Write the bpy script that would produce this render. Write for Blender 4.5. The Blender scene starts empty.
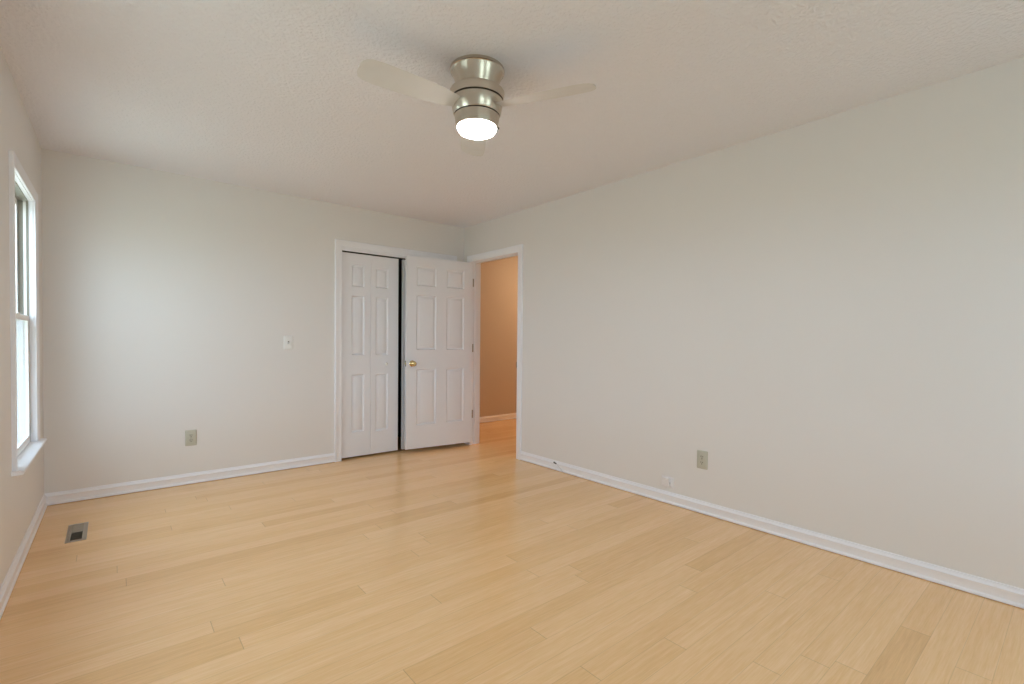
import bpy, bmesh, math, random
from mathutils import Matrix, Vector

SC = bpy.context.scene
COL = SC.collection
PI = math.pi

# ------------------------------------------------------------------ camera
F_PX, YAW, PITCH, ROLL = 481.9066, 0.6961880, -0.0187802, 0.0094022
CX, CY = 514.991, 350.240
CAM = Vector((0.3636, -4.5901, 1.1623))
fw = Vector((math.sin(YAW) * math.cos(PITCH), math.cos(YAW) * math.cos(PITCH), math.sin(PITCH)))
rt = Vector((math.cos(YAW), -math.sin(YAW), 0))
up = rt.cross(fw)
rt, up = math.cos(ROLL) * rt + math.sin(ROLL) * up, -math.sin(ROLL) * rt + math.cos(ROLL) * up
cd = bpy.data.cameras.new('camera')
cam = bpy.data.objects.new('camera', cd)
COL.objects.link(cam)
cam.matrix_world = Matrix(((rt.x, up.x, -fw.x, CAM.x), (rt.y, up.y, -fw.y, CAM.y),
                           (rt.z, up.z, -fw.z, CAM.z), (0, 0, 0, 1)))
cd.sensor_fit = 'HORIZONTAL'
cd.sensor_width = 36.0
cd.lens = F_PX / 1024 * 36.0
cd.shift_x = (512 - CX) / 1024
cd.shift_y = (CY - 342) / 1024
cd.clip_start = 0.02
SC.camera = cam

# ------------------------------------------------------------------ world, exposure
SKY_STRENGTH = 10.5
SKY_COLOR = (0.70, 0.85, 1.0, 1)
LAMP_COLOR = (1.0, 0.96, 0.925)
LAMP_STRENGTH = 42.0
HALL_STRENGTH = 122.0
HALL_COLOR = (1.0, 0.68, 0.40)
w = bpy.data.worlds.new('overcast_sky')
SC.world = w
w.use_nodes = True
bg = w.node_tree.nodes['Background']
bg.inputs[0].default_value = SKY_COLOR
bg.inputs[1].default_value = SKY_STRENGTH
vs = SC.view_settings
vs.view_transform = 'Standard'
vs.look = 'None'
vs.gamma = 1.0
vs.use_curve_mapping = False
vs.exposure = -0.31
SC.cycles.max_bounces = 16
SC.cycles.diffuse_bounces = 12
SC.cycles.glossy_bounces = 6
SC.cycles.transparent_max_bounces = 12
SC.cycles.caustics_reflective = False
SC.cycles.caustics_refractive = False
SC.cycles.sample_clamp_indirect = 8.0

# room: back wall is y = 0, the room opens towards -y; left and right walls splay by ANG
W, H, L = 3.4325, 2.44, 5.75
ANG_R, ANG_L = 0.0056, -0.0056


# ------------------------------------------------------------------ materials
def new_mat(name):
    m = bpy.data.materials.new(name)
    m.use_nodes = True
    return m, m.node_tree, m.node_tree.nodes['Principled BSDF']


def nd(nt, kind, **kw):
    n = nt.nodes.new(kind)
    for k, v in kw.items():
        setattr(n, k, v)
    return n


def mth(nt, op, a, b=None, c=None):
    n = nd(nt, 'ShaderNodeMath', operation=op)
    for i, v in enumerate((a, b, c)):
        if v is None:
            continue
        if isinstance(v, (int, float)):
            n.inputs[i].default_value = v
        else:
            nt.links.new(v, n.inputs[i])
    return n.outputs[0]


def plain(name, col, rough=0.5, metal=0.0, noise=0.0, nscale=60, bump=0.0, spec=0.5, stretch=None):
    m, nt, b = new_mat(name)
    b.inputs['Base Color'].default_value = (*col, 1)
    b.inputs['Roughness'].default_value = rough
    b.inputs['Metallic'].default_value = metal
    b.inputs['Specular IOR Level'].default_value = spec
    if noise or bump:
        tc = nd(nt, 'ShaderNodeTexCoord')
        mp = nd(nt, 'ShaderNodeMapping')
        if stretch:
            mp.inputs['Scale'].default_value = stretch
        nt.links.new(tc.outputs['Object'], mp.inputs[0])
        nz = nd(nt, 'ShaderNodeTexNoise')
        nz.inputs['Scale'].default_value = nscale
        nz.inputs['Detail'].default_value = 3
        nt.links.new(mp.outputs[0], nz.inputs[0])
        if noise:
            mix = nd(nt, 'ShaderNodeMix', data_type='RGBA')
            mix.inputs[6].default_value = (*[c * (1 - noise) for c in col], 1)
            mix.inputs[7].default_value = (*[min(1, c * (1 + noise)) for c in col], 1)
            nt.links.new(nz.outputs['Fac'], mix.inputs[0])
            nt.links.new(mix.outputs[2], b.inputs['Base Color'])
        if bump:
            bp = nd(nt, 'ShaderNodeBump')
            bp.inputs['Strength'].default_value = bump
            bp.inputs['Distance'].default_value = 0.002
            nt.links.new(nz.outputs['Fac'], bp.inputs['Height'])
            nt.links.new(bp.outputs[0], b.inputs['Normal'])
    return m


M_WALL = plain('wall_paint', (0.745, 0.727, 0.715), 0.42, noise=0.006, nscale=3, bump=0.0, spec=0.45)
M_HALL = plain('hall_paint', (0.55, 0.47, 0.385), 0.55, noise=0.01, nscale=4)
M_TRIM = plain('trim_paint', (0.84, 0.85, 0.90), 0.33, noise=0.005, nscale=8)
M_DOOR = plain('door_paint', (0.78, 0.79, 0.835), 0.36, bump=0.05, nscale=40, stretch=(40, 40, 2))
M_NICKEL = plain('brushed_nickel', (0.58, 0.525, 0.445), 0.27, 1.0, noise=0.06, nscale=30, stretch=(1, 1, 60))
M_BLADE = plain('silver_blade', (0.65, 0.645, 0.645), 0.5, 0.0, noise=0.03, nscale=20)
M_DARK = plain('dark_groove', (0.03, 0.022, 0.015), 0.6)
M_BRASS = plain('polished_brass', (0.70, 0.52, 0.24), 0.2, 1.0, noise=0.03)
M_HINGE = plain('aged_hinge_metal', (0.30, 0.27, 0.21), 0.4, 0.8, noise=0.1)
M_IVORY = plain('ivory_plastic', (0.51, 0.495, 0.41), 0.4, noise=0.01)
M_WHITEPL = plain('white_plastic', (0.78, 0.78, 0.77), 0.35, noise=0.01)
M_PORT = plain('grey_plastic', (0.48, 0.47, 0.48), 0.5)
M_JACK = plain('offwhite_plastic', (0.77, 0.745, 0.745), 0.4, noise=0.01)
M_SLOT = plain('slot_shadow_plastic', (0.06, 0.05, 0.04), 0.6)
M_REG = plain('register_metal', (0.36, 0.31, 0.25), 0.42, 0.35, noise=0.06)
M_DUCT = plain('duct_dark_metal', (0.05, 0.045, 0.04), 0.7)
M_VINYL = plain('window_vinyl', (0.88, 0.88, 0.87), 0.35, noise=0.01)
M_SHADED_TRACK = plain('shaded_window_track', (0.27, 0.26, 0.22), 0.5, noise=0.03)
M_BOUNCE_GROUND = plain('pale_bounce_ground', (0.62, 0.61, 0.49), 0.9, noise=0.15, nscale=2)  # unseen ground, kept pale so it bounces daylight up to the ceiling
M_CLOSET_SHADE = plain('closet_shade_color', (0.08, 0.08, 0.08), 0.9, noise=0.01)  # darkness inside the closet is put into the wall color
M_CABLE = plain('grey_cable', (0.62, 0.62, 0.64), 0.5)


def ceiling_mat():
    m, nt, b = new_mat('ceiling_texture')
    b.inputs['Base Color'].default_value = (0.79, 0.79, 0.845, 1)
    b.inputs['Roughness'].default_value = 0.85
    tc = nd(nt, 'ShaderNodeTexCoord')
    nz = nd(nt, 'ShaderNodeTexNoise')
    nz.inputs['Scale'].default_value = 55
    nz.inputs['Detail'].default_value = 4
    nt.links.new(tc.outputs['Object'], nz.inputs[0])
    rp = nd(nt, 'ShaderNodeValToRGB')
    rp.color_ramp.elements[0].position = 0.42
    rp.color_ramp.elements[1].position = 0.62
    nt.links.new(nz.outputs['Fac'], rp.inputs[0])
    bp = nd(nt, 'ShaderNodeBump')
    bp.inputs['Strength'].default_value = 0.7
    bp.inputs['Distance'].default_value = 0.003
    nt.links.new(rp.outputs[0], bp.inputs['Height'])
    nt.links.new(bp.outputs[0], b.inputs['Normal'])
    return m


M_CEIL = ceiling_mat()


def floor_mat():
    m, nt, b = new_mat('bamboo_planks')
    PW, PL = 0.0955, 1.83
    tc = nd(nt, 'ShaderNodeTexCoord')
    sx = nd(nt, 'ShaderNodeSeparateXYZ')
    nt.links.new(tc.outputs['Object'], sx.inputs[0])
    X, Y = sx.outputs[0], sx.outputs[1]
    ys = mth(nt, 'DIVIDE', Y, PW)
    row = mth(nt, 'FLOOR', ys)
    wn = nd(nt, 'ShaderNodeTexWhiteNoise', noise_dimensions='1D')
    nt.links.new(row, wn.inputs['W'])
    xs = mth(nt, 'ADD', mth(nt, 'DIVIDE', X, PL), wn.outputs['Value'])
    colid = mth(nt, 'FLOOR', xs)
    cv = nd(nt, 'ShaderNodeCombineXYZ')
    nt.links.new(row, cv.inputs[0])
    nt.links.new(colid, cv.inputs[1])
    wn2 = nd(nt, 'ShaderNodeTexWhiteNoise', noise_dimensions='2D')
    nt.links.new(cv.outputs[0], wn2.inputs['Vector'])
    rnd = wn2.outputs['Value']
    # grain, stretched along the plank
    gv = nd(nt, 'ShaderNodeCombineXYZ')
    nt.links.new(mth(nt, 'MULTIPLY', X, 3.0), gv.inputs[0])
    nt.links.new(mth(nt, 'MULTIPLY', Y, 75.0), gv.inputs[1])
    nt.links.new(mth(nt, 'MULTIPLY', rnd, 37.0), gv.inputs[2])
    g1 = nd(nt, 'ShaderNodeTexNoise')
    g1.inputs['Scale'].default_value = 1.0
    g1.inputs['Detail'].default_value = 5
    g1.inputs['Roughness'].default_value = 0.6
    nt.links.new(gv.outputs[0], g1.inputs[0])
    gv2 = nd(nt, 'ShaderNodeCombineXYZ')
    nt.links.new(mth(nt, 'MULTIPLY', X, 11.0), gv2.inputs[0])
    nt.links.new(mth(nt, 'MULTIPLY', Y, 260.0), gv2.inputs[1])
    nt.links.new(mth(nt, 'MULTIPLY', rnd, 11.0), gv2.inputs[2])
    g2 = nd(nt, 'ShaderNodeTexNoise')
    g2.inputs['Scale'].default_value = 1.0
    g2.inputs['Detail'].default_value = 2
    nt.links.new(gv2.outputs[0], g2.inputs[0])
    mixf = mth(nt, 'ADD', mth(nt, 'MULTIPLY', mth(nt, 'POWER', rnd, 0.45), 0.30),
               mth(nt, 'ADD', mth(nt, 'MULTIPLY', g1.outputs['Fac'], 0.50), mth(nt, 'MULTIPLY', g2.outputs['Fac'], 0.40)))
    rp = nd(nt, 'ShaderNodeValToRGB')
    e = rp.color_ramp.elements
    e[0].position, e[0].color = 0.30, (0.68, 0.40, 0.178, 1)
    e[1].position, e[1].color = 0.88, (0.93, 0.63, 0.35, 1)
    k = e.new(0.58)
    k.color = (0.82, 0.512, 0.24, 1)
    nt.links.new(mixf, rp.inputs[0])
    # seams
    fy = mth(nt, 'FRACT', ys)
    dy = mth(nt, 'MULTIPLY', mth(nt, 'MINIMUM', fy, mth(nt, 'SUBTRACT', 1.0, fy)), PW)
    fx = mth(nt, 'FRACT', xs)
    dx = mth(nt, 'MULTIPLY', mth(nt, 'MINIMUM', fx, mth(nt, 'SUBTRACT', 1.0, fx)), PL)
    sy = nd(nt, 'ShaderNodeMapRange', interpolation_type='SMOOTHSTEP')
    sy.inputs[1].default_value, sy.inputs[2].default_value = 0.0003, 0.0014
    sy.inputs[3].default_value, sy.inputs[4].default_value = 0.80, 1.0
    nt.links.new(dy, sy.inputs[0])
    sxx = nd(nt, 'ShaderNodeMapRange', interpolation_type='SMOOTHSTEP')
    sxx.inputs[1].default_value, sxx.inputs[2].default_value = 0.0006, 0.0024
    sxx.inputs[3].default_value, sxx.inputs[4].default_value = 0.72, 1.0
    nt.links.new(dx, sxx.inputs[0])
    seam = mth(nt, 'MULTIPLY', sy.outputs[0], sxx.outputs[0])
    mul = nd(nt, 'ShaderNodeMix', data_type='RGBA', blend_type='MULTIPLY')
    mul.inputs[0].default_value = 1.0
    nt.links.new(rp.outputs[0], mul.inputs[6])
    cmb = nd(nt, 'ShaderNodeCombineColor')
    for i in range(3):
        nt.links.new(seam, cmb.inputs[i])
    nt.links.new(cmb.outputs[0], mul.inputs[7])
    nt.links.new(mul.outputs[2], b.inputs['Base Color'])
    b.inputs['Roughness'].default_value = 0.24
    b.inputs['Specular IOR Level'].default_value = 0.75
    bp = nd(nt, 'ShaderNodeBump')
    bp.inputs['Strength'].default_value = 0.12
    bp.inputs['Distance'].default_value = 0.001
    nt.links.new(mth(nt, 'ADD', seam, mth(nt, 'MULTIPLY', g1.outputs['Fac'], 0.3)), bp.inputs['Height'])
    nt.links.new(bp.outputs[0], b.inputs['Normal'])
    return m


M_FLOOR = floor_mat()


def glass_mat():
    m = bpy.data.materials.new('window_glass')
    m.use_nodes = True
    nt = m.node_tree
    nt.nodes.clear()
    out = nd(nt, 'ShaderNodeOutputMaterial')
    tr = nd(nt, 'ShaderNodeBsdfTransparent')
    tr.inputs[0].default_value = (0.95, 0.97, 0.96, 1)
    gl = nd(nt, 'ShaderNodeBsdfGlossy')
    gl.inputs['Roughness'].default_value = 0.02
    lw = nd(nt, 'ShaderNodeLayerWeight')
    lw.inputs[0].default_value = 0.5
    fr = mth(nt, 'ADD', mth(nt, 'MULTIPLY', mth(nt, 'POWER', lw.outputs['Facing'], 5.0), 0.5), 0.03)
    mx = nd(nt, 'ShaderNodeMixShader')
    nt.links.new(fr, mx.inputs[0])
    nt.links.new(tr.outputs[0], mx.inputs[1])
    nt.links.new(gl.outputs[0], mx.inputs[2])
    nt.links.new(mx.outputs[0], out.inputs[0])
    return m


M_GLASS = glass_mat()


def screen_mat():
    m = bpy.data.materials.new('dimming_screen')
    m.use_nodes = True
    nt = m.node_tree
    nt.nodes.clear()
    out = nd(nt, 'ShaderNodeOutputMaterial')
    tr = nd(nt, 'ShaderNodeBsdfTransparent')
    df = nd(nt, 'ShaderNodeBsdfDiffuse')
    df.inputs[0].default_value = (0.16, 0.17, 0.18, 1)
    mx = nd(nt, 'ShaderNodeMixShader')
    mx.inputs[0].default_value = 0.42
    nt.links.new(tr.outputs[0], mx.inputs[1])
    nt.links.new(df.outputs[0], mx.inputs[2])
    nt.links.new(mx.outputs[0], out.inputs[0])
    return m


M_SCREEN = screen_mat()


def emit_mat(name, col, strength):
    m, nt, b = new_mat(name)
    b.inputs['Base Color'].default_value = (0.8, 0.78, 0.72, 1)
    b.inputs['Roughness'].default_value = 0.4
    b.inputs['Emission Color'].default_value = (*col, 1)
    b.inputs['Emission Strength'].default_value = strength
    return m


M_LENS = emit_mat('frosted_lens', LAMP_COLOR, LAMP_STRENGTH)
M_HALLLAMP = emit_mat('hall_lamp_glass', HALL_COLOR, HALL_STRENGTH)


# ------------------------------------------------------------------ mesh helpers
class MB:
    def __init__(self):
        self.bm = bmesh.new()

    def face(self, pts, smooth=False):
        f = self.bm.faces.new([self.bm.verts.new(p) for p in pts])
        f.smooth = smooth
        return f

    def box(self, x0, x1, y0, y1, z0, z1):
        x0, x1 = sorted((x0, x1)); y0, y1 = sorted((y0, y1)); z0, z1 = sorted((z0, z1))
        v = [self.bm.verts.new(p) for p in ((x0, y0, z0), (x1, y0, z0), (x1, y1, z0), (x0, y1, z0),
                                            (x0, y0, z1), (x1, y0, z1), (x1, y1, z1), (x0, y1, z1))]
        for q in ((0, 3, 2, 1), (4, 5, 6, 7), (0, 1, 5, 4), (1, 2, 6, 5), (2, 3, 7, 6), (3, 0, 4, 7)):
            self.bm.faces.new([v[i] for i in q])
        return self

    def loft(self, rings, closed=True, caps=True, smooth=False):
        """rings: list of equally long point lists; joins consecutive rings"""
        R = [[self.bm.verts.new(p) for p in r] for r in rings]
        n = len(R[0])
        for a, c in zip(R, R[1:]):
            for i in range(n if closed else n - 1):
                j = (i + 1) % n
                f = self.bm.faces.new((a[i], a[j], c[j], c[i]))
                f.smooth = smooth
        if caps:
            for r in (R[0], R[-1]):
                try:
                    self.bm.faces.new(r)
                except ValueError:
                    pass
        return self

    def lathe(self, prof, seg=64, axis='z', at=(0, 0, 0), smooth=True, caps=True):
        rings = []
        for r, h in prof:
            ring = []
            for i in range(seg):
                a = 2 * PI * i / seg
                c, s = r * math.cos(a), r * math.sin(a)
                p = {'z': (c, s, h), 'y': (c, h, s), 'x': (h, c, s)}[axis]
                ring.append((p[0] + at[0], p[1] + at[1], p[2] + at[2]))
            rings.append(ring)
        return self.loft(rings, True, caps, smooth)

    def tube(self, pts, r, seg=10):
        pts = [Vector(p) for p in pts]
        rings = []
        for i, p in enumerate(pts):
            t = (pts[min(i + 1, len(pts) - 1)] - pts[max(i - 1, 0)]).normalized()
            a = t.orthogonal().normalized() if i == 0 else (a - t * a.dot(t)).normalized()
            b = t.cross(a)
            rings.append([tuple(p + r * (math.cos(2 * PI * k / seg) * a + math.sin(2 * PI * k / seg) * b)) for k in range(seg)])
        return self.loft(rings, True, True, True)

    def build(self, name, mat, parent=None, bevel=0.0, sharp=35):
        bm = self.bm
        bmesh.ops.remove_doubles(bm, verts=bm.verts, dist=1e-6)
        bmesh.ops.recalc_face_normals(bm, faces=bm.faces)
        me = bpy.data.meshes.new(name)
        bm.to_mesh(me)
        bm.free()
        me.set_sharp_from_angle(angle=math.radians(sharp))
        me.materials.append(mat)
        o = bpy.data.objects.new(name, me)
        COL.objects.link(o)
        if parent is not None:
            o.parent = parent
        if bevel:
            md = o.modifiers.new('bevel', 'BEVEL')
            md.width = bevel
            md.segments = 2
            md.limit_method = 'ANGLE'
        return o


def empty(name, loc, rz=0.0):
    o = bpy.data.objects.new(name, None)
    COL.objects.link(o)
    o.location = loc
    o.rotation_euler = (0, 0, rz)
    o.empty_display_size = 0.1
    return o


def tag(o, label, cat, group=None, kind=None):
    o['label'] = label
    o['category'] = cat
    if group:
        o['group'] = group
    if kind:
        o['kind'] = kind
    return o


def struct(o, label, cat):
    return tag(o, label, cat, kind='structure')


# ------------------------------------------------------------------ room shell
def pw_left(x, y, z=0):      # wall-local -> world
    c, s = math.cos(ANG_L), math.sin(ANG_L)
    return Vector((c * x - s * y, s * x + c * y, z))


def pw_right(x, y, z=0):
    c, s = math.cos(ANG_R), math.sin(ANG_R)
    return Vector((W + c * x - s * y, s * x + c * y, z))


def wall_mesh(name, u0, u1, t0, t1, openings, mat, root_loc, rz, axis='y', zt=H):
    """slab along axis from u0 to u1, thickness t0..t1, with rectangular openings (u0,u1,z0,z1)"""
    m = MB()

    def bx(a0, a1, z0, z1):
        if a1 - a0 < 1e-4 or z1 - z0 < 1e-4:
            return
        if axis == 'y':
            m.box(t0, t1, a0, a1, z0, z1)
        else:
            m.box(a0, a1, t0, t1, z0, z1)
    cur = u0
    for (a, c, z0, z1) in sorted(openings):
        bx(cur, a, 0, zt)
        bx(a, c, 0, z0)
        bx(a, c, z1, zt)
        cur = c
    bx(cur, u1, 0, zt)
    o = m.build(name, mat)
    o.location = root_loc
    o.rotation_euler = (0, 0, rz)
    return o


WIN1 = (-1.240, -0.450, 0.52, 1.982)
WIN2 = (-2.95, -2.20, 0.52, 1.980)
WT = 0.10
o = wall_mesh('wall_left', -L, 0.0, -WT, 0.0, [(WIN1[0] - .02, WIN1[1] + .02, WIN1[2] - .02, WIN1[3] + .02),
                                               (WIN2[0] - .02, WIN2[1] + .02, WIN2[2] - .02, WIN2[3] + .02)], M_WALL, (0, 0, 0), ANG_L)
struct(o, 'off-white painted left wall with the window', 'wall')
CL0, CL1, CLH = 2.044, 3.263, 2.04      # closet clear opening
o = wall_mesh('wall_back', -WT, W + .002, 0.0, 0.115, [(CL0 - .02, CL1 + .02, 0, CLH + .02)], M_WALL, (0, 0, 0), 0, 'x')
struct(o, 'off-white painted back wall around the closet', 'wall')
DR0, DR1, DRH = -0.952, -0.157, 2.036     # hall doorway clear opening
o = wall_mesh('wall_right', -L, 0.0, 0.0, 0.115, [(DR0 - .02, DR1 + .02, 0, DRH + .02)], M_WALL, (W, 0, 0), ANG_R)
struct(o, 'long blank off-white right wall beside the doorway', 'wall')
WR = (0.45, 1.36, 0.52, 1.985)
WR2 = (2.05, 2.96, 0.52, 1.985)
RY = -L
o = wall_mesh('wall_rear', -WT - .1, W + .25, RY - .14, RY, [(q[0] - .02, q[1] + .02, q[2] - .02, q[3] + .02) for q in (WR, WR2)], M_WALL, (0, 0, 0), 0, 'x')
struct(o, 'off-white painted wall behind the camera', 'wall')
# hall and closet shells
m = MB()
m.box(W + .0, 6.4, 0.94, 1.04, 0, H)
o = m.build('wall_hall', M_HALL)
struct(o, 'tan wall of the hallway seen through the doorway', 'wall')
m = MB()
m.box(6.3, 6.4, -2.3, 0.94, 0, H)
m.box(W + .13, 6.3, -2.3, -2.2, 0, H)
o = m.build('wall_hall_end', M_HALL)
struct(o, 'tan end walls of the hallway', 'wall')
m = MB()
m.box(W + .0, W + .1155, 0.0, 0.94, 0, H)
o = m.build('wall_hall_side', M_HALL)
struct(o, 'tan hallway wall beside the closet', 'wall')
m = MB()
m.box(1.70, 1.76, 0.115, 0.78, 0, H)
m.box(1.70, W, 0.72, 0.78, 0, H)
o = m.build('wall_closet', M_CLOSET_SHADE)
struct(o, 'closet walls colored near-black for the dark behind the bifold doors', 'wall')

# floor with the hole of the register
VX0, VX1, VY0, VY1 = 0.172, 0.224, -0.886, -0.590
m = MB()
xs_, ys_ = [-.3, VX0, VX1, 6.4], [-L - .3, VY0, VY1, 1.05]
for i in range(3):
    for j in range(3):
        if (i, j) == (1, 1):
            continue
        m.face([(xs_[i], ys_[j], 0), (xs_[i + 1], ys_[j], 0), (xs_[i + 1], ys_[j + 1], 0), (xs_[i], ys_[j + 1], 0)])
for (xa, ya, xb, yb) in ((VX0, VY0, VX1, VY0), (VX1, VY0, VX1, VY1), (VX1, VY1, VX0, VY1), (VX0, VY1, VX0, VY0)):
    m.face([(xa, ya, 0), (xb, yb, 0), (xb, yb, -.04), (xa, ya, -.04)])
o = m.build('floor', M_FLOOR)
struct(o, 'pale bamboo plank floor with a satin sheen', 'floor')
m = MB()
m.box(-.3, 6.4, -L - .3, 1.05, H, H + .08)
o = m.build('ceiling', M_CEIL)
struct(o, 'textured off-white ceiling', 'ceiling')
m = MB()
m.face([(-60, -60, -.9), (60, -60, -.9), (60, 60, -.9), (-60, 60, -.9)])
o = m.build('ground', M_BOUNCE_GROUND)
struct(o, 'unseen ground outside the windows, colored pale to bounce daylight up', 'ground')


# baseboards ---------------------------------------------------------
BASE = [(0, .0035), (.0165, .0035), (.0180, .010), (.0165, .017), (.0125, .021), (.0120, .056), (.0140, .060), (.0140, .064), (.0095, .069), (.0060, .077), (.0055, .0845), (0, .0855)]


def baseboard(name, runs, loc, rz, inward, label, mat=M_TRIM, hs=1.0):
    """runs along local y (inward = +x or -x) or along x (inward '-y')"""
    m = MB()
    for a, c in runs:
        rings = []
        for u in (a, c):
            if inward == '+x':
                rings.append([(d, u, z * hs) for d, z in BASE])
            elif inward == '-x':
                rings.append([(-d, u, z * hs) for d, z in BASE])
            else:
                rings.append([(u, -d, z * hs) for d, z in BASE])
        m.loft(rings)
    o = m.build(name, mat)
    o.location = loc
    o.rotation_euler = (0, 0, rz)
    struct(o, label, 'baseboard')
    return o


baseboard('baseboard_left', [(-L, 0)], (0, 0, 0), ANG_L, '+x', 'white baseboard along the window wall')
baseboard('baseboard_back', [(0, CL0 - .068), (CL1 + .068, W)], (0, 0, 0), 0, '-y', 'white baseboard left of the closet')
baseboard('baseboard_right', [(-L, DR0 - .072), (DR1 + .072, 0)], (W, 0, 0), ANG_R, '-x', 'long white baseboard along the right wall')
baseboard('baseboard_hall', [(W + .116, 6.3)], (0, .94, 0), 0, '-y', 'white baseboard of the hallway wall')

# casings --------------------------------------------------------------
CAS = [(0, 0), (0, .010), (.004, .012), (.012, .0105), (.030, .012), (.044, .016), (.054, .0185), (.062, .0185), (.066, .015), (.066, 0)]


def casing(m, a0, a1, z0, z1, width, plane):
    """mitred U-shaped casing round the opening a0..a1 up to z1; plane maps (a, d, z) -> point"""
    k = width / .066
    st = []
    for (ca, oa, cz, oz) in ((a0, -1, z0, 0), (a0, -1, z1, 1), (a1, 1, z1, 1), (a1, 1, z0, 0)):
        st.append([plane(ca + oa * o * k, d, cz + oz * o * k) for o, d in CAS])
    m.loft(st)


# trim_1: closet
t1 = empty('trim_1', (CL0, 0, 0))
struct(t1, 'white casing and jambs around the closet opening', 'trim')
m = MB()
casing(m, CL0 - .002, CL1 + .002, 0, CLH + .002, .066, lambda a, d, z: (a - CL0, -d, z))
m.build('casing', M_TRIM, t1)
m = MB()
m.box(-.02, 0, 0, .115, 0, CLH + .02)
m.box(CL1 - CL0, CL1 - CL0 + .02, 0, .115, 0, CLH + .02)
m.box(0, CL1 - CL0, 0, .115, CLH, CLH + .02)
m.build('jamb', M_TRIM, t1)
m = MB()
m.box(0, CL1 - CL0, -.004, .008, 2.012, CLH)
m.build('track_fascia', M_TRIM, t1)
m = MB()
m.box(0, CL1 - CL0, .014, .05, 2.022, CLH)
m.build('track', M_DUCT, t1)

# trim_2: doorway to the hall (local frame of the right wall)
t2 = empty('trim_2', pw_right(0, DR1), ANG_R)
struct(t2, 'white casing and jambs around the hallway doorway', 'trim')
m = MB()
casing(m, DR0 - .004 - DR1, .004, 0, DRH + .004, .068, lambda a, d, z: (-d, a, z))
m.build('casing', M_TRIM, t2)
m = MB()
casing(m, DR0 - .004 - DR1, .004, 0, DRH + .004, .068, lambda a, d, z: (.115 + d, a, z))
m.build('hall_casing', M_TRIM, t2)
m = MB()
dw = DR0 - DR1
m.box(0, .115, 0, .02, 0, DRH + .02)
m.box(0, .115, dw - .02, dw, 0, DRH + .02)
m.box(0, .115, dw, 0, DRH, DRH + .02)
m.build('jamb', M_TRIM, t2)
m = MB()
m.box(.042, .076, -.011, 0, 0, DRH)
m.box(.042, .076, dw, dw + .011, 0, DRH)
m.box(.042, .076, dw + .011, -.011, DRH - .011, DRH)
m.build('door_stop', M_TRIM, t2, bevel=.002)
m = MB()
m.loft([[(x, dw + y, z) for (x, y) in ((.034, 0), (.034, .0016), (.0, .0018), (-.006, .004), (-.0115, .0065), (-.0125, .0055), (-.007, .002), (-.001, 0))]
        for z in (.900, .957)])
m.build('strike_plate', M_HINGE, t2)


# ------------------------------------------------------------------ panel doors
def panel_slab(wd, ht, th, panels, both=True, scale=1.0):
    """slab x 0..wd, z 0..ht; front face at y=0 looking -y, back at y=th; raised-and-fielded panels"""
    m = MB()
    xs = sorted({0.0, wd, *[q for p in panels for q in p[:2]]})
    zs = sorted({0.0, ht, *[q for p in panels for q in p[2:]]})

    def inside(xm, zm):
        return any(p[0] < xm < p[1] and p[2] < zm < p[3] for p in panels)
    for side in (0, 1):
        yy = (lambda d: d) if side == 0 else (lambda d: th - d)
        for i in range(len(xs) - 1):
            for j in range(len(zs) - 1):
                if not inside((xs[i] + xs[i + 1]) / 2, (zs[j] + zs[j + 1]) / 2) or (side == 1 and not both):
                    m.face([(xs[i], yy(0), zs[j]), (xs[i + 1], yy(0), zs[j]), (xs[i + 1], yy(0), zs[j + 1]), (xs[i], yy(0), zs[j + 1])])
        if side == 1 and not both:
            continue
        for (x0, x1, z0, z1) in panels:
            steps = [(0, 0), (.003, .004), (.010, .0135), (.014, .014), (.018, .0125), (.038, .002), (.041, .0015)]
            rings = []
            for ins, d in steps:
                ins *= scale
                rings.append([(x0 + ins, yy(d), z0 + ins), (x1 - ins, yy(d), z0 + ins), (x1 - ins, yy(d), z1 - ins), (x0 + ins, yy(d), z1 - ins)])
            m.loft(rings, True, False)
            m.face(rings[-1])
    for (a, c) in (((0, 0), (wd, 0)), ((0, ht), (wd, ht))):
        m.face([(a[0], 0, a[1]), (c[0], 0, c[1]), (c[0], th, c[1]), (a[0], th, a[1])])
    for x in (0, wd):
        m.face([(x, 0, 0), (x, 0, ht), (x, th, ht), (x, th, 0)])
    return m


# door_1: the open six-panel door, hinged at the far jamb, swung against the closet
DW, DH, DT = 0.762, 1.982, 0.035
ang = math.radians(6.3)
d1 = empty('door_1', (3.424, -0.160, 0.040), -ang)
struct(d1, 'white six-panel door with brass knob standing open beside the doorway', 'door')
cols = [(DW - .652, DW - .432), (DW - .312, DW - .105)]
rows = [(.243, .822), (1.024, 1.590), (1.684, 1.880)]
pan = [(c[0], c[1], r[0], r[1]) for c in cols for r in rows]
sl = panel_slab(DW, DH, DT, pan)
for v in sl.bm.verts:
    v.co.x -= DW            # local x from -DW (knob edge) to 0 (hinge edge)
    v.co.y -= DT            # front (camera) face at y = -DT
sl.build('door_panel', M_DOOR, d1)
kz, kx = 0.922 - .040, -.697
for side, nm in ((-1, 'knob'), (1, 'knob')):
    y0 = -DT if side < 0 else 0
    m = MB()
    m.lathe([(0.0135, 0), (.0125, side * .022), (.013, side * .026), (.019, side * .031), (.0245, side * .037), (.0265, side * .044), (.026, side * .050), (.022, side * .057), (.014, side * .060), (.004, side * .0605)],
            40, 'y', (kx, y0, kz))
    k = m.build('knob', M_BRASS, d1)
    if side < 0:
        k['label'] = 'round polished brass knob'
    m = MB()
    m.lathe([(.032, 0), (.032, side * .003), (.029, side * .006), (.016, side * .010), (.0135, side * .012)], 40, 'y', (kx, y0, kz))
    m.build('rosette', M_BRASS, k)
m = MB()
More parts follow.
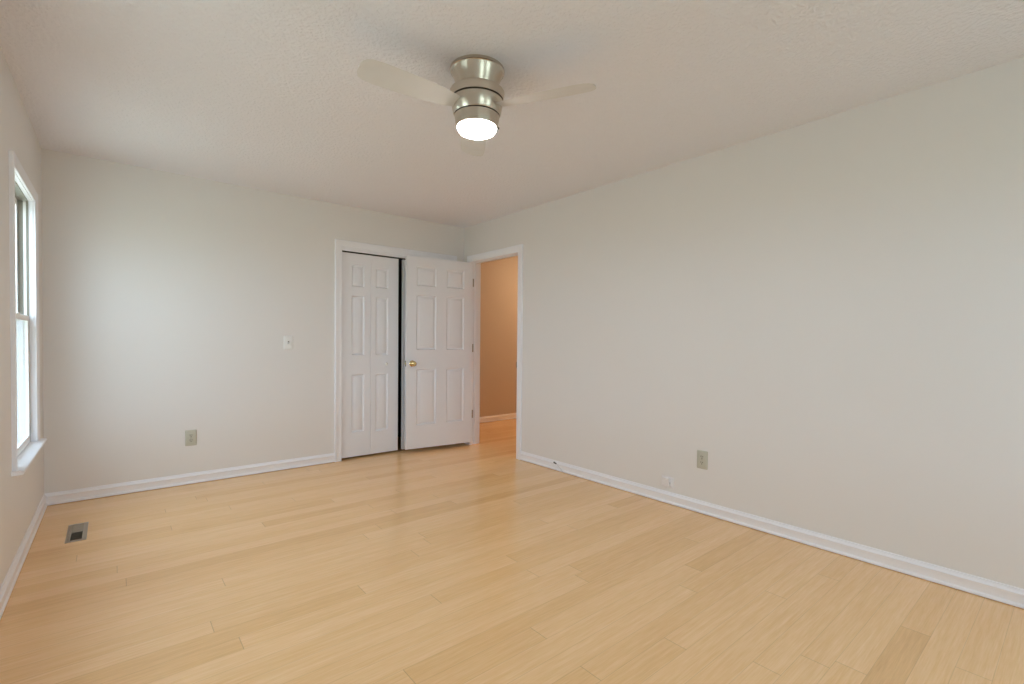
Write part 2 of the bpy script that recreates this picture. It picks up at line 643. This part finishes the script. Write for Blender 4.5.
m.box(-DW - .0012, -DW + .001, -DT / 2 - .0125, -DT / 2 + .0125, kz - .0285, kz + .0285)
lp = m.build('latch_plate', M_HINGE, d1)
m = MB()
m.loft([[(-DW - .0012, -DT / 2 - .007, kz - .008), (-DW - .0012, -DT / 2 + .007, kz - .008), (-DW - .0012, -DT / 2 + .007, kz + .008), (-DW - .0012, -DT / 2 - .007, kz + .008)],
        [(-DW - .009, -DT / 2 - .002, kz - .008), (-DW - .003, -DT / 2 + .007, kz - .008), (-DW - .003, -DT / 2 + .007, kz + .008), (-DW - .009, -DT / 2 - .002, kz + .008)]])
m.build('latch_bolt', M_BRASS, lp)
for hz in (1.803, 1.082, .352):
    hz -= .040
    m = MB()
    # leaf on the door edge and leaf reaching the jamb, seen in the gap, plus the knuckle
    m.box(.0, .0022, -DT - .0015, -.002, hz - .0445, hz + .0445)
    m.box(.0022, .012, -DT - .0035, -DT + .0005, hz - .0445, hz + .0445)
    h_ = m.build('hinge', M_HINGE, d1)
    m = MB()
    m.lathe([(.002, -.048), (.0055, -.047), (.0055, .047), (.002, .048)], 16, 'z', (.007, .006, hz))
    m.build('hinge_pin', M_HINGE, h_)

# bifold pairs
LW1, LW2 = 0.290, 0.295


def bifold(name, x0, widths, label, knob_leaf):
    r = empty(name, (x0, .012, .020))
    struct(r, label, 'door')
    x = 0
    for i, wd in enumerate(widths):
        p = [(.086 * wd / .29 + .012, wd - .086 * wd / .29 + .022, a, c) for a, c in ((.238, .802), (.994, 1.568), (1.658, 1.866))] if i == 0 else \
            [(.050, wd - .112, a, c) for a, c in ((.226, .798), (.990, 1.568), (1.662, 1.858))]
        s = panel_slab(wd, 1.978, .033, p)
        for v in s.bm.verts:
            v.co.x += x
        lf = s.build('leaf', M_DOOR, r)
        if i == knob_leaf:
            m = MB()
            kx_ = x + (wd * .53 if i else wd * .47)
            m.lathe([(.008, 0), (.008, -.012), (.014, -.017), (.017, -.023), (.015, -.029), (.006, -.032)], 24, 'y', (kx_, 0, .90))
            m.build('knob', M_WHITEPL, lf)['label'] = 'small white knob'
        x += wd + .0025
    return r


bifold('door_2', 2.0465, (.2900, .2945), 'white two-leaf bifold closet door left of the dark gap', 1)
bifold('door_3', 2.6860, (.2850, .2850), 'white bifold closet door mostly hidden behind the open door', 0)


# ------------------------------------------------------------------ windows (local: x inward, y along the wall)
def window(name, spec, loc, rz, label):
    y0, y1, z0, z1 = spec
    r = empty(name, loc, rz)
    struct(r, label, 'window')
    yc = 0
    cw = .057
    m = MB()
    casing(m, y0 - .003, y1 + .003, z0, z1 + .003, cw, lambda a, d, z: (d, a, z))
    m.build('casing', M_TRIM, r)
    # stool
    m = MB()
    prof = [(-.022, z0 - .02), (.037, z0 - .02), (.043, z0 - .016), (.045, z0 - .010), (.043, z0 - .004), (.037, z0), (-.022, z0)]
    m.loft([[(x, y, z) for x, z in prof] for y in (y0 - .085, y0, y1, y1 + .115)])
    # keep the part inside the wall only as wide as the opening
    m.build('window_sill', M_TRIM, r)
    # jamb liners / extension
    m = MB()
    m.box(-WT, 0, y0 - .02, y0, z0, z1)
    m.box(-WT, 0, y1, y1 + .02, z0, z1)
    m.box(-WT, 0, y0 - .02, y1 + .02, z1, z1 + .02)
    m.box(-WT - .02, -.022, y0 - .02, y1 + .02, z0 - .02, z0)
    m.build('window_frame', M_TRIM, r)
    # vinyl tracks: shade in the channels put into their dark color, between pale stops
    m = MB()
    for ya, sg in ((y0, 1), (y1, -1)):
        for xa, xb, th in ((-.0295, -.020, .004), (-.066, -.042, .004), (-.098, -.094, .006)):
            m.box(xa, xb, ya, ya + sg * th, z0 if xa > -.05 and xb > -.025 else 1.275, z1)
    m.box(-.066, -.020, y0 + .006, y1 - .006, z1 - .004, z1)
    m.build('track', M_SHADED_TRACK, r)
    m = MB()
    for ya, sg in ((y0, 1), (y1, -1)):
        m.box(-.042, -.0295, ya, ya + sg * .008, z0, z1)
        m.box(-.112, -.098, ya, ya + sg * .008, z0, z1)
    m.build('parting_stop', M_VINYL, r)
    zm = 1.275

    def sash(nm, xf, xb, za, zb, bot, top, st):
        m = MB()
        a, c = y0 + .0085, y1 - .0085
        m.box(xb, xf, a, a + st, za, zb)
        m.box(xb, xf, c - st, c, za, zb)
        m.box(xb, xf, a + st, c - st, za, za + bot)
        m.box(xb, xf, a + st, c - st, zb - top, zb)
        s = m.build(nm, M_VINYL, r, bevel=.002)
        g = MB()
        xm = (xf + xb) / 2
        g.box(xm - .002, xm + .002, a + st - .004, c - st + .004, za + bot - .004, zb - top + .004)
        g.build('pane', M_GLASS, s)
        return s
    ls = sash('lower_sash', -.0205, -.0415, z0 + .002, zm + .012, .042, .030, .034)
    sash('upper_sash', -.066, -.090, zm - .020, z1 - .003, .030, .036, .034)
    # half screen added outside the lower sash to dim its daylight
    m = MB()
    xs0 = -WT + .004
    for a_, c_, e_, f_ in ((y0, y0 + .018, z0, zm), (y1 - .018, y1, z0, zm), (y0 + .018, y1 - .018, z0, z0 + .018), (y0 + .018, y1 - .018, zm - .018, zm)):
        m.box(xs0 - .008, xs0, a_, c_, e_, f_)
    sf = m.build('dimming_screen_frame', M_VINYL, r)
    m = MB()
    m.face([(xs0 - .004, y0 + .016, z0 + .016), (xs0 - .004, y1 - .016, z0 + .016), (xs0 - .004, y1 - .016, zm - .016), (xs0 - .004, y0 + .016, zm - .016)])
    m.build('dimming_screen_mesh', M_SCREEN, sf)
    m = MB()
    m.box(-.038, -.022, (y0 + y1) / 2 - .025, (y0 + y1) / 2 + .025, zm + .012, zm + .020)
    m.build('sash_lock', M_VINYL, ls, bevel=.003)
    # daylight portal in the opening (guides sampling of the sky, gives no light of its own)
    ld = bpy.data.lights.new(name + '_portal', 'AREA')
    ld.shape = 'RECTANGLE'
    ld.size, ld.size_y = y1 - y0, z1 - z0
    ld.cycles.is_portal = True
    lo = bpy.data.objects.new(name + '_portal', ld)
    COL.objects.link(lo)
    c, s = math.cos(rz), math.sin(rz)
    px, py = -.125, (y0 + y1) / 2
    lo.location = (loc[0] + c * px - s * py, loc[1] + s * px + c * py, (z0 + z1) / 2)
    lo.rotation_euler = (0, -PI / 2, rz)      # -z looks inward (+x local)
    ld.size, ld.size_y = z1 - z0, y1 - y0
    return r


window('window_1', WIN1, (0, 0, 0), ANG_L, 'white double-hung window near the left corner')
window('window_2', WIN2, (0, 0, 0), ANG_L, 'white double-hung window nearer the camera on the left wall')
for n_, q in (('window_3', WR), ('window_4', WR2)):
    window(n_, (-q[1], -q[0], q[2], q[3]), (0, RY, 0), PI / 2, 'white double-hung window in the wall behind the camera, ' + ('left' if n_ == 'window_3' else 'right'))


# ------------------------------------------------------------------ ceiling fan
FX, FY = 1.693, -2.703
fan = empty('ceiling_fan', (FX, FY, H))
tag(fan, 'brushed nickel flush-mount ceiling fan with a glowing lens', 'ceiling fan')
m = MB()
m.lathe([(.02, 0), (.1275, 0), (.1285, -.004), (.1275, -.012), (.1225, -.0135), (.1205, -.016), (.1050, -.058), (.0900, -.1005), (.02, -.1005)], 96)
m.build('canopy', M_NICKEL, fan)
m = MB()
m.lathe([(.02, -.0995), (.0895, -.0995), (.1215, -.1010), (.1265, -.1030), (.1285, -.1075), (.1280, -.114), (.1238, -.1405), (.02, -.1405)], 96)
mo = m.build('motor_housing', M_NICKEL, fan)
m = MB()
m.lathe([(.02, -.1400), (.1205, -.1400), (.1196, -.1482), (.02, -.1482)], 96)
m.build('upper_groove', M_DARK, mo)
m = MB()
m.lathe([(.02, -.1480), (.1222, -.1480), (.1130, -.205), (.1072, -.2135), (.02, -.2135)], 96)
m2 = m.build('blade_hub', M_NICKEL, fan)
m = MB()
m.lathe([(.02, -.2130), (.1040, -.2130), (.1025, -.2195), (.02, -.2195)], 96)
m.build('lower_groove', M_DARK, m2)
m = MB()
m.lathe([(.02, -.2190), (.1060, -.2190), (.1035, -.235), (.0990, -.258), (.0962, -.2695), (.0942, -.2705), (.02, -.2705)], 96)
lk = m.build('light_kit', M_NICKEL, fan)
m = MB()
m.lathe([(.02, -.2700), (.0936, -.2700), (.0925, -.276), (.0890, -.284), (.0830, -.291), (.074, -.2955), (.055, -.299), (.03, -.301), (.004, -.3015)], 96)
m.build('lens', M_LENS, fan)['label'] = 'glowing frosted lens'
m = MB()
sa = 0.30
sd = Vector((math.cos(sa - YAW + .0), math.sin(sa - YAW + .0), 0))
c0 = Vector((0, 0, -.258)) + sd * .098
m.tube([tuple(c0), tuple(c0 + sd * .005)], .0035, 12)
m.tube([tuple(c0 + sd * .005), tuple(c0 + sd * .010)], .0055, 12)
m.build('thumb_screw', M_DARK, lk)
# three blades at rest
bz = -.181


def blade_bm():
    m = MB()
    stn = [(.100, .036, .036), (.150, .046, .048), (.210, .055, .060), (.300, .061, .068), (.400, .064, .072), (.480, .065, .073), (.530, .061, .068), (.552, .050, .055), (.562, .034, .036), (.565, .016, .016)]
    rings = []
    for r, f, b_ in stn:
        tw = math.radians(12)
        pts = []
        for (cc, tt) in ((-b_, 0), (-b_ * .6, .0045), (0, .006), (f * .6, .0045), (f, 0), (f * .6, -.0015), (0, -.001), (-b_ * .6, -.0015)):
            pts.append((r, cc * math.cos(tw) - tt * math.sin(tw), cc * math.sin(tw) + tt * math.cos(tw)))
        rings.append(pts)
    m.loft(rings, True, True, True)
    return m


b0 = blade_bm().build('blade', M_BLADE, fan, sharp=50)
for i, a in enumerate((98, 218, 338)):
    b_ = b0 if i == 0 else b0.copy()
    if i:
        COL.objects.link(b_)
        b_.parent = fan
    b_.location = (0, 0, bz)
    b_.rotation_euler = (0, 0, math.radians(a) - YAW)


# ------------------------------------------------------------------ floor register
vent = empty('floor_register', ((VX0 + VX1) / 2, (VY0 + VY1) / 2, 0))
tag(vent, 'brown-grey metal floor register in the planks near the left corner', 'floor vent')
hx, hy = (VX1 - VX0) / 2, (VY1 - VY0) / 2
m = MB()
# flange: four mitred sides with sloping rims
ox, oy = .046, .171
ring = lambda x, y, z: [(-x, -y, z), (x, -y, z), (x, y, z), (-x, y, z)]
m.loft([ring(ox, oy, 0.0002), ring(ox, oy, .0012), ring(ox - .008, oy - .009, .0045), ring(hx + .002, hy + .002, .0045), ring(hx - .001, hy - .001, .003), ring(hx - .001, hy - .001, -.010)], True, False)
m.build('frame', M_REG, vent)
m = MB()
m.box(-hx, hx, -.003, .003, -.008, .0038)
m.build('crossbar', M_REG, vent)
for sg in (-1, 1):
    m = MB()
    n = 11
    for i in range(n):
        yc = sg * (.012 + (hy - .018) * i / (n - 1))
        # fins lean away from the middle
        t = .0006
        y_top, y_bot = yc + sg * .0048, yc - sg * .0048
        m.loft([[(-hx, y_top - t, .0032), (-hx, y_top + t, .0032), (-hx, y_bot + t, -.0085), (-hx, y_bot - t, -.0085)],
                [(hx, y_top - t, .0032), (hx, y_top + t, .0032), (hx, y_bot + t, -.0085), (hx, y_bot - t, -.0085)]])
    m.build('louver_bank', M_REG, vent)
m = MB()
m.loft([ring(hx - .002, hy - .002, -.004), ring(hx - .002, hy - .002, -.20)], True, False)
m.face(ring(hx - .002, hy - .002, -.20))
m.build('duct', M_DUCT, vent)


# ------------------------------------------------------------------ wall plates (local: x right, z up, -y out of the wall)
def rrect(w_, h_, r_, y, n=5):
    pts = []
    for cx_, cz_, a0 in ((w_ / 2 - r_, h_ / 2 - r_, 0), (-w_ / 2 + r_, h_ / 2 - r_, 90), (-w_ / 2 + r_, -h_ / 2 + r_, 180), (w_ / 2 - r_, -h_ / 2 + r_, 270)):
        for i in range(n):
            a = math.radians(a0 + 90 * i / (n - 1))
            pts.append((cx_ + r_ * math.cos(a), y, cz_ + r_ * math.sin(a)))
    return pts


def plate(m, w_, h_):
    m.loft([rrect(w_, h_, .004, 0), rrect(w_, h_, .004, -.0035), rrect(w_ - .004, h_ - .004, .004, -.0055), rrect(w_ - .012, h_ - .012, .003, -.0068)])


def outlet(loc, rz, label, w_=.076, h_=.124):
    r = empty('wall_outlet', loc, rz)
    tag(r, label, 'outlet', 'duplex wall outlets')
    m = MB()
    plate(m, w_, h_)
    m.build('cover_plate', M_IVORY, r)
    for sz in (-.0195, .0195):
        m = MB()
        base = []
        for y, k in ((-.0060, 1.0), (-.0082, 1.0), (-.0088, .95)):
            pts = []
            for i in range(28):
                a = 2 * PI * i / 28
                x, z = .0172 * k * math.cos(a), .0172 * k * math.sin(a)
                z = max(-.0135 * k, min(.0135 * k, z))
                pts.append((x, y, z + sz))
            base.append(pts)
        m.loft(base)
        rc = m.build('receptacle', M_IVORY, r)
        for sx, hh in ((-.0064, .0050), (.0064, .0042)):
            m = MB()
            m.box(sx - .0019, sx + .0019, -.0091, -.0070, sz + .0035 - hh, sz + .0035 + hh)
            m.build('slot', M_SLOT, rc)
        m = MB()
        m.lathe([(.0034, -.0070), (.0034, -.0091)], 12, 'y', (0, 0, sz - .0085))
        m.build('ground_hole', M_SLOT, rc)
    m = MB()
    m.lathe([(.0034, -.006), (.0034, -.0076), (.002, -.0082)], 14, 'y', (0, 0, 0))
    m.build('screw', M_HINGE, r)
    return r


outlet((.841, 0, .3685), 0, 'beige duplex outlet low on the back wall under the light switch')
outlet(pw_right(0, -2.904, .3665), ANG_R - PI / 2, 'beige duplex outlet on the right wall above the small white jack')

sw = empty('light_switch', (1.567, 0, 1.131), 0)
tag(sw, 'white toggle light switch on the back wall left of the closet', 'light switch')
m = MB()
plate(m, .078, .120)
m.build('cover_plate', M_WHITEPL, sw)
m = MB()
m.box(-.006, .006, -.0085, -.006, -.0125, .0125)
tg0 = m.build('toggle_slot', M_SLOT, sw)
m = MB()
m.loft([[(-.0045, -.007, -.006), (.0045, -.007, -.006), (.0045, -.007, .007), (-.0045, -.007, .007)],
        [(-.0035, -.020, -.013), (.0035, -.020, -.013), (.0035, -.021, -.006), (-.0035, -.021, -.006)]])
m.build('toggle', M_WHITEPL, sw)
for sz in (-.030, .030):
    m = MB()
    m.lathe([(.0032, -.006), (.0032, -.0075), (.002, -.008)], 14, 'y', (0, 0, sz))
    m.build('screw', M_WHITEPL, sw)

jk = empty('phone_jack', pw_right(0, -2.640, .1535), ANG_R - PI / 2)
tag(jk, 'small white surface-mounted phone jack just above the right baseboard', 'phone jack')
m = MB()
m.loft([rrect(.100, .078, .004, 0), rrect(.100, .078, .004, -.0025), rrect(.096, .074, .004, -.004)])
m.build('mounting_plate', M_JACK, jk)
m = MB()
m.loft([[(x - .008, y, z) for x, y, z in rrect(.064, .062, .005, yy)] for yy in (-.0035, -.018)] +
       [[(x - .008, y, z) for x, y, z in rrect(.058, .056, .005, -.021)]])
cv = m.build('cover', M_JACK, jk)
m = MB()
m.box(.0238, .0248, -.015, -.006, -.010, .004)
m.build('port', M_PORT, cv)

# little dark-ended cable poking out at the baseboard of the right wall
cb = empty('cable_stub', pw_right(-.0145, -1.505, .067), ANG_R)
tag(cb, 'tiny grey cable stub with a dark end on the right baseboard by the doorway', 'cable')
m = MB()
m.tube([(.004, -.010, .000), (-.003, -.030, -.010), (-.005, -.060, -.028), (-.005, -.085, -.045), (-.005, -.105, -.0625)], .0028)
m.build('cord', M_CABLE, cb)
m = MB()
m.tube([(.002, .016, .003), (-.003, .008, .002), (-.004, -.004, .000), (-.001, -.016, -.004)], .006)
m.build('plug', M_DARK, cb)

# ------------------------------------------------------------------ hall ceiling lamp
hl = empty('hall_lamp', (5.6, -.05, H))
tag(hl, 'round glass dome lamp on the hallway ceiling', 'ceiling lamp')
m = MB()
m.lathe([(.02, 0), (.155, 0), (.155, -.018), (.15, -.02), (.02, -.02)], 48)
m.build('base', M_NICKEL, hl)
m = MB()
m.lathe([(.145, -.019), (.142, -.04), (.125, -.065), (.09, -.085), (.05, -.095), (.004, -.098)], 48)
m.build('glass_dome', M_HALLLAMP, hl)
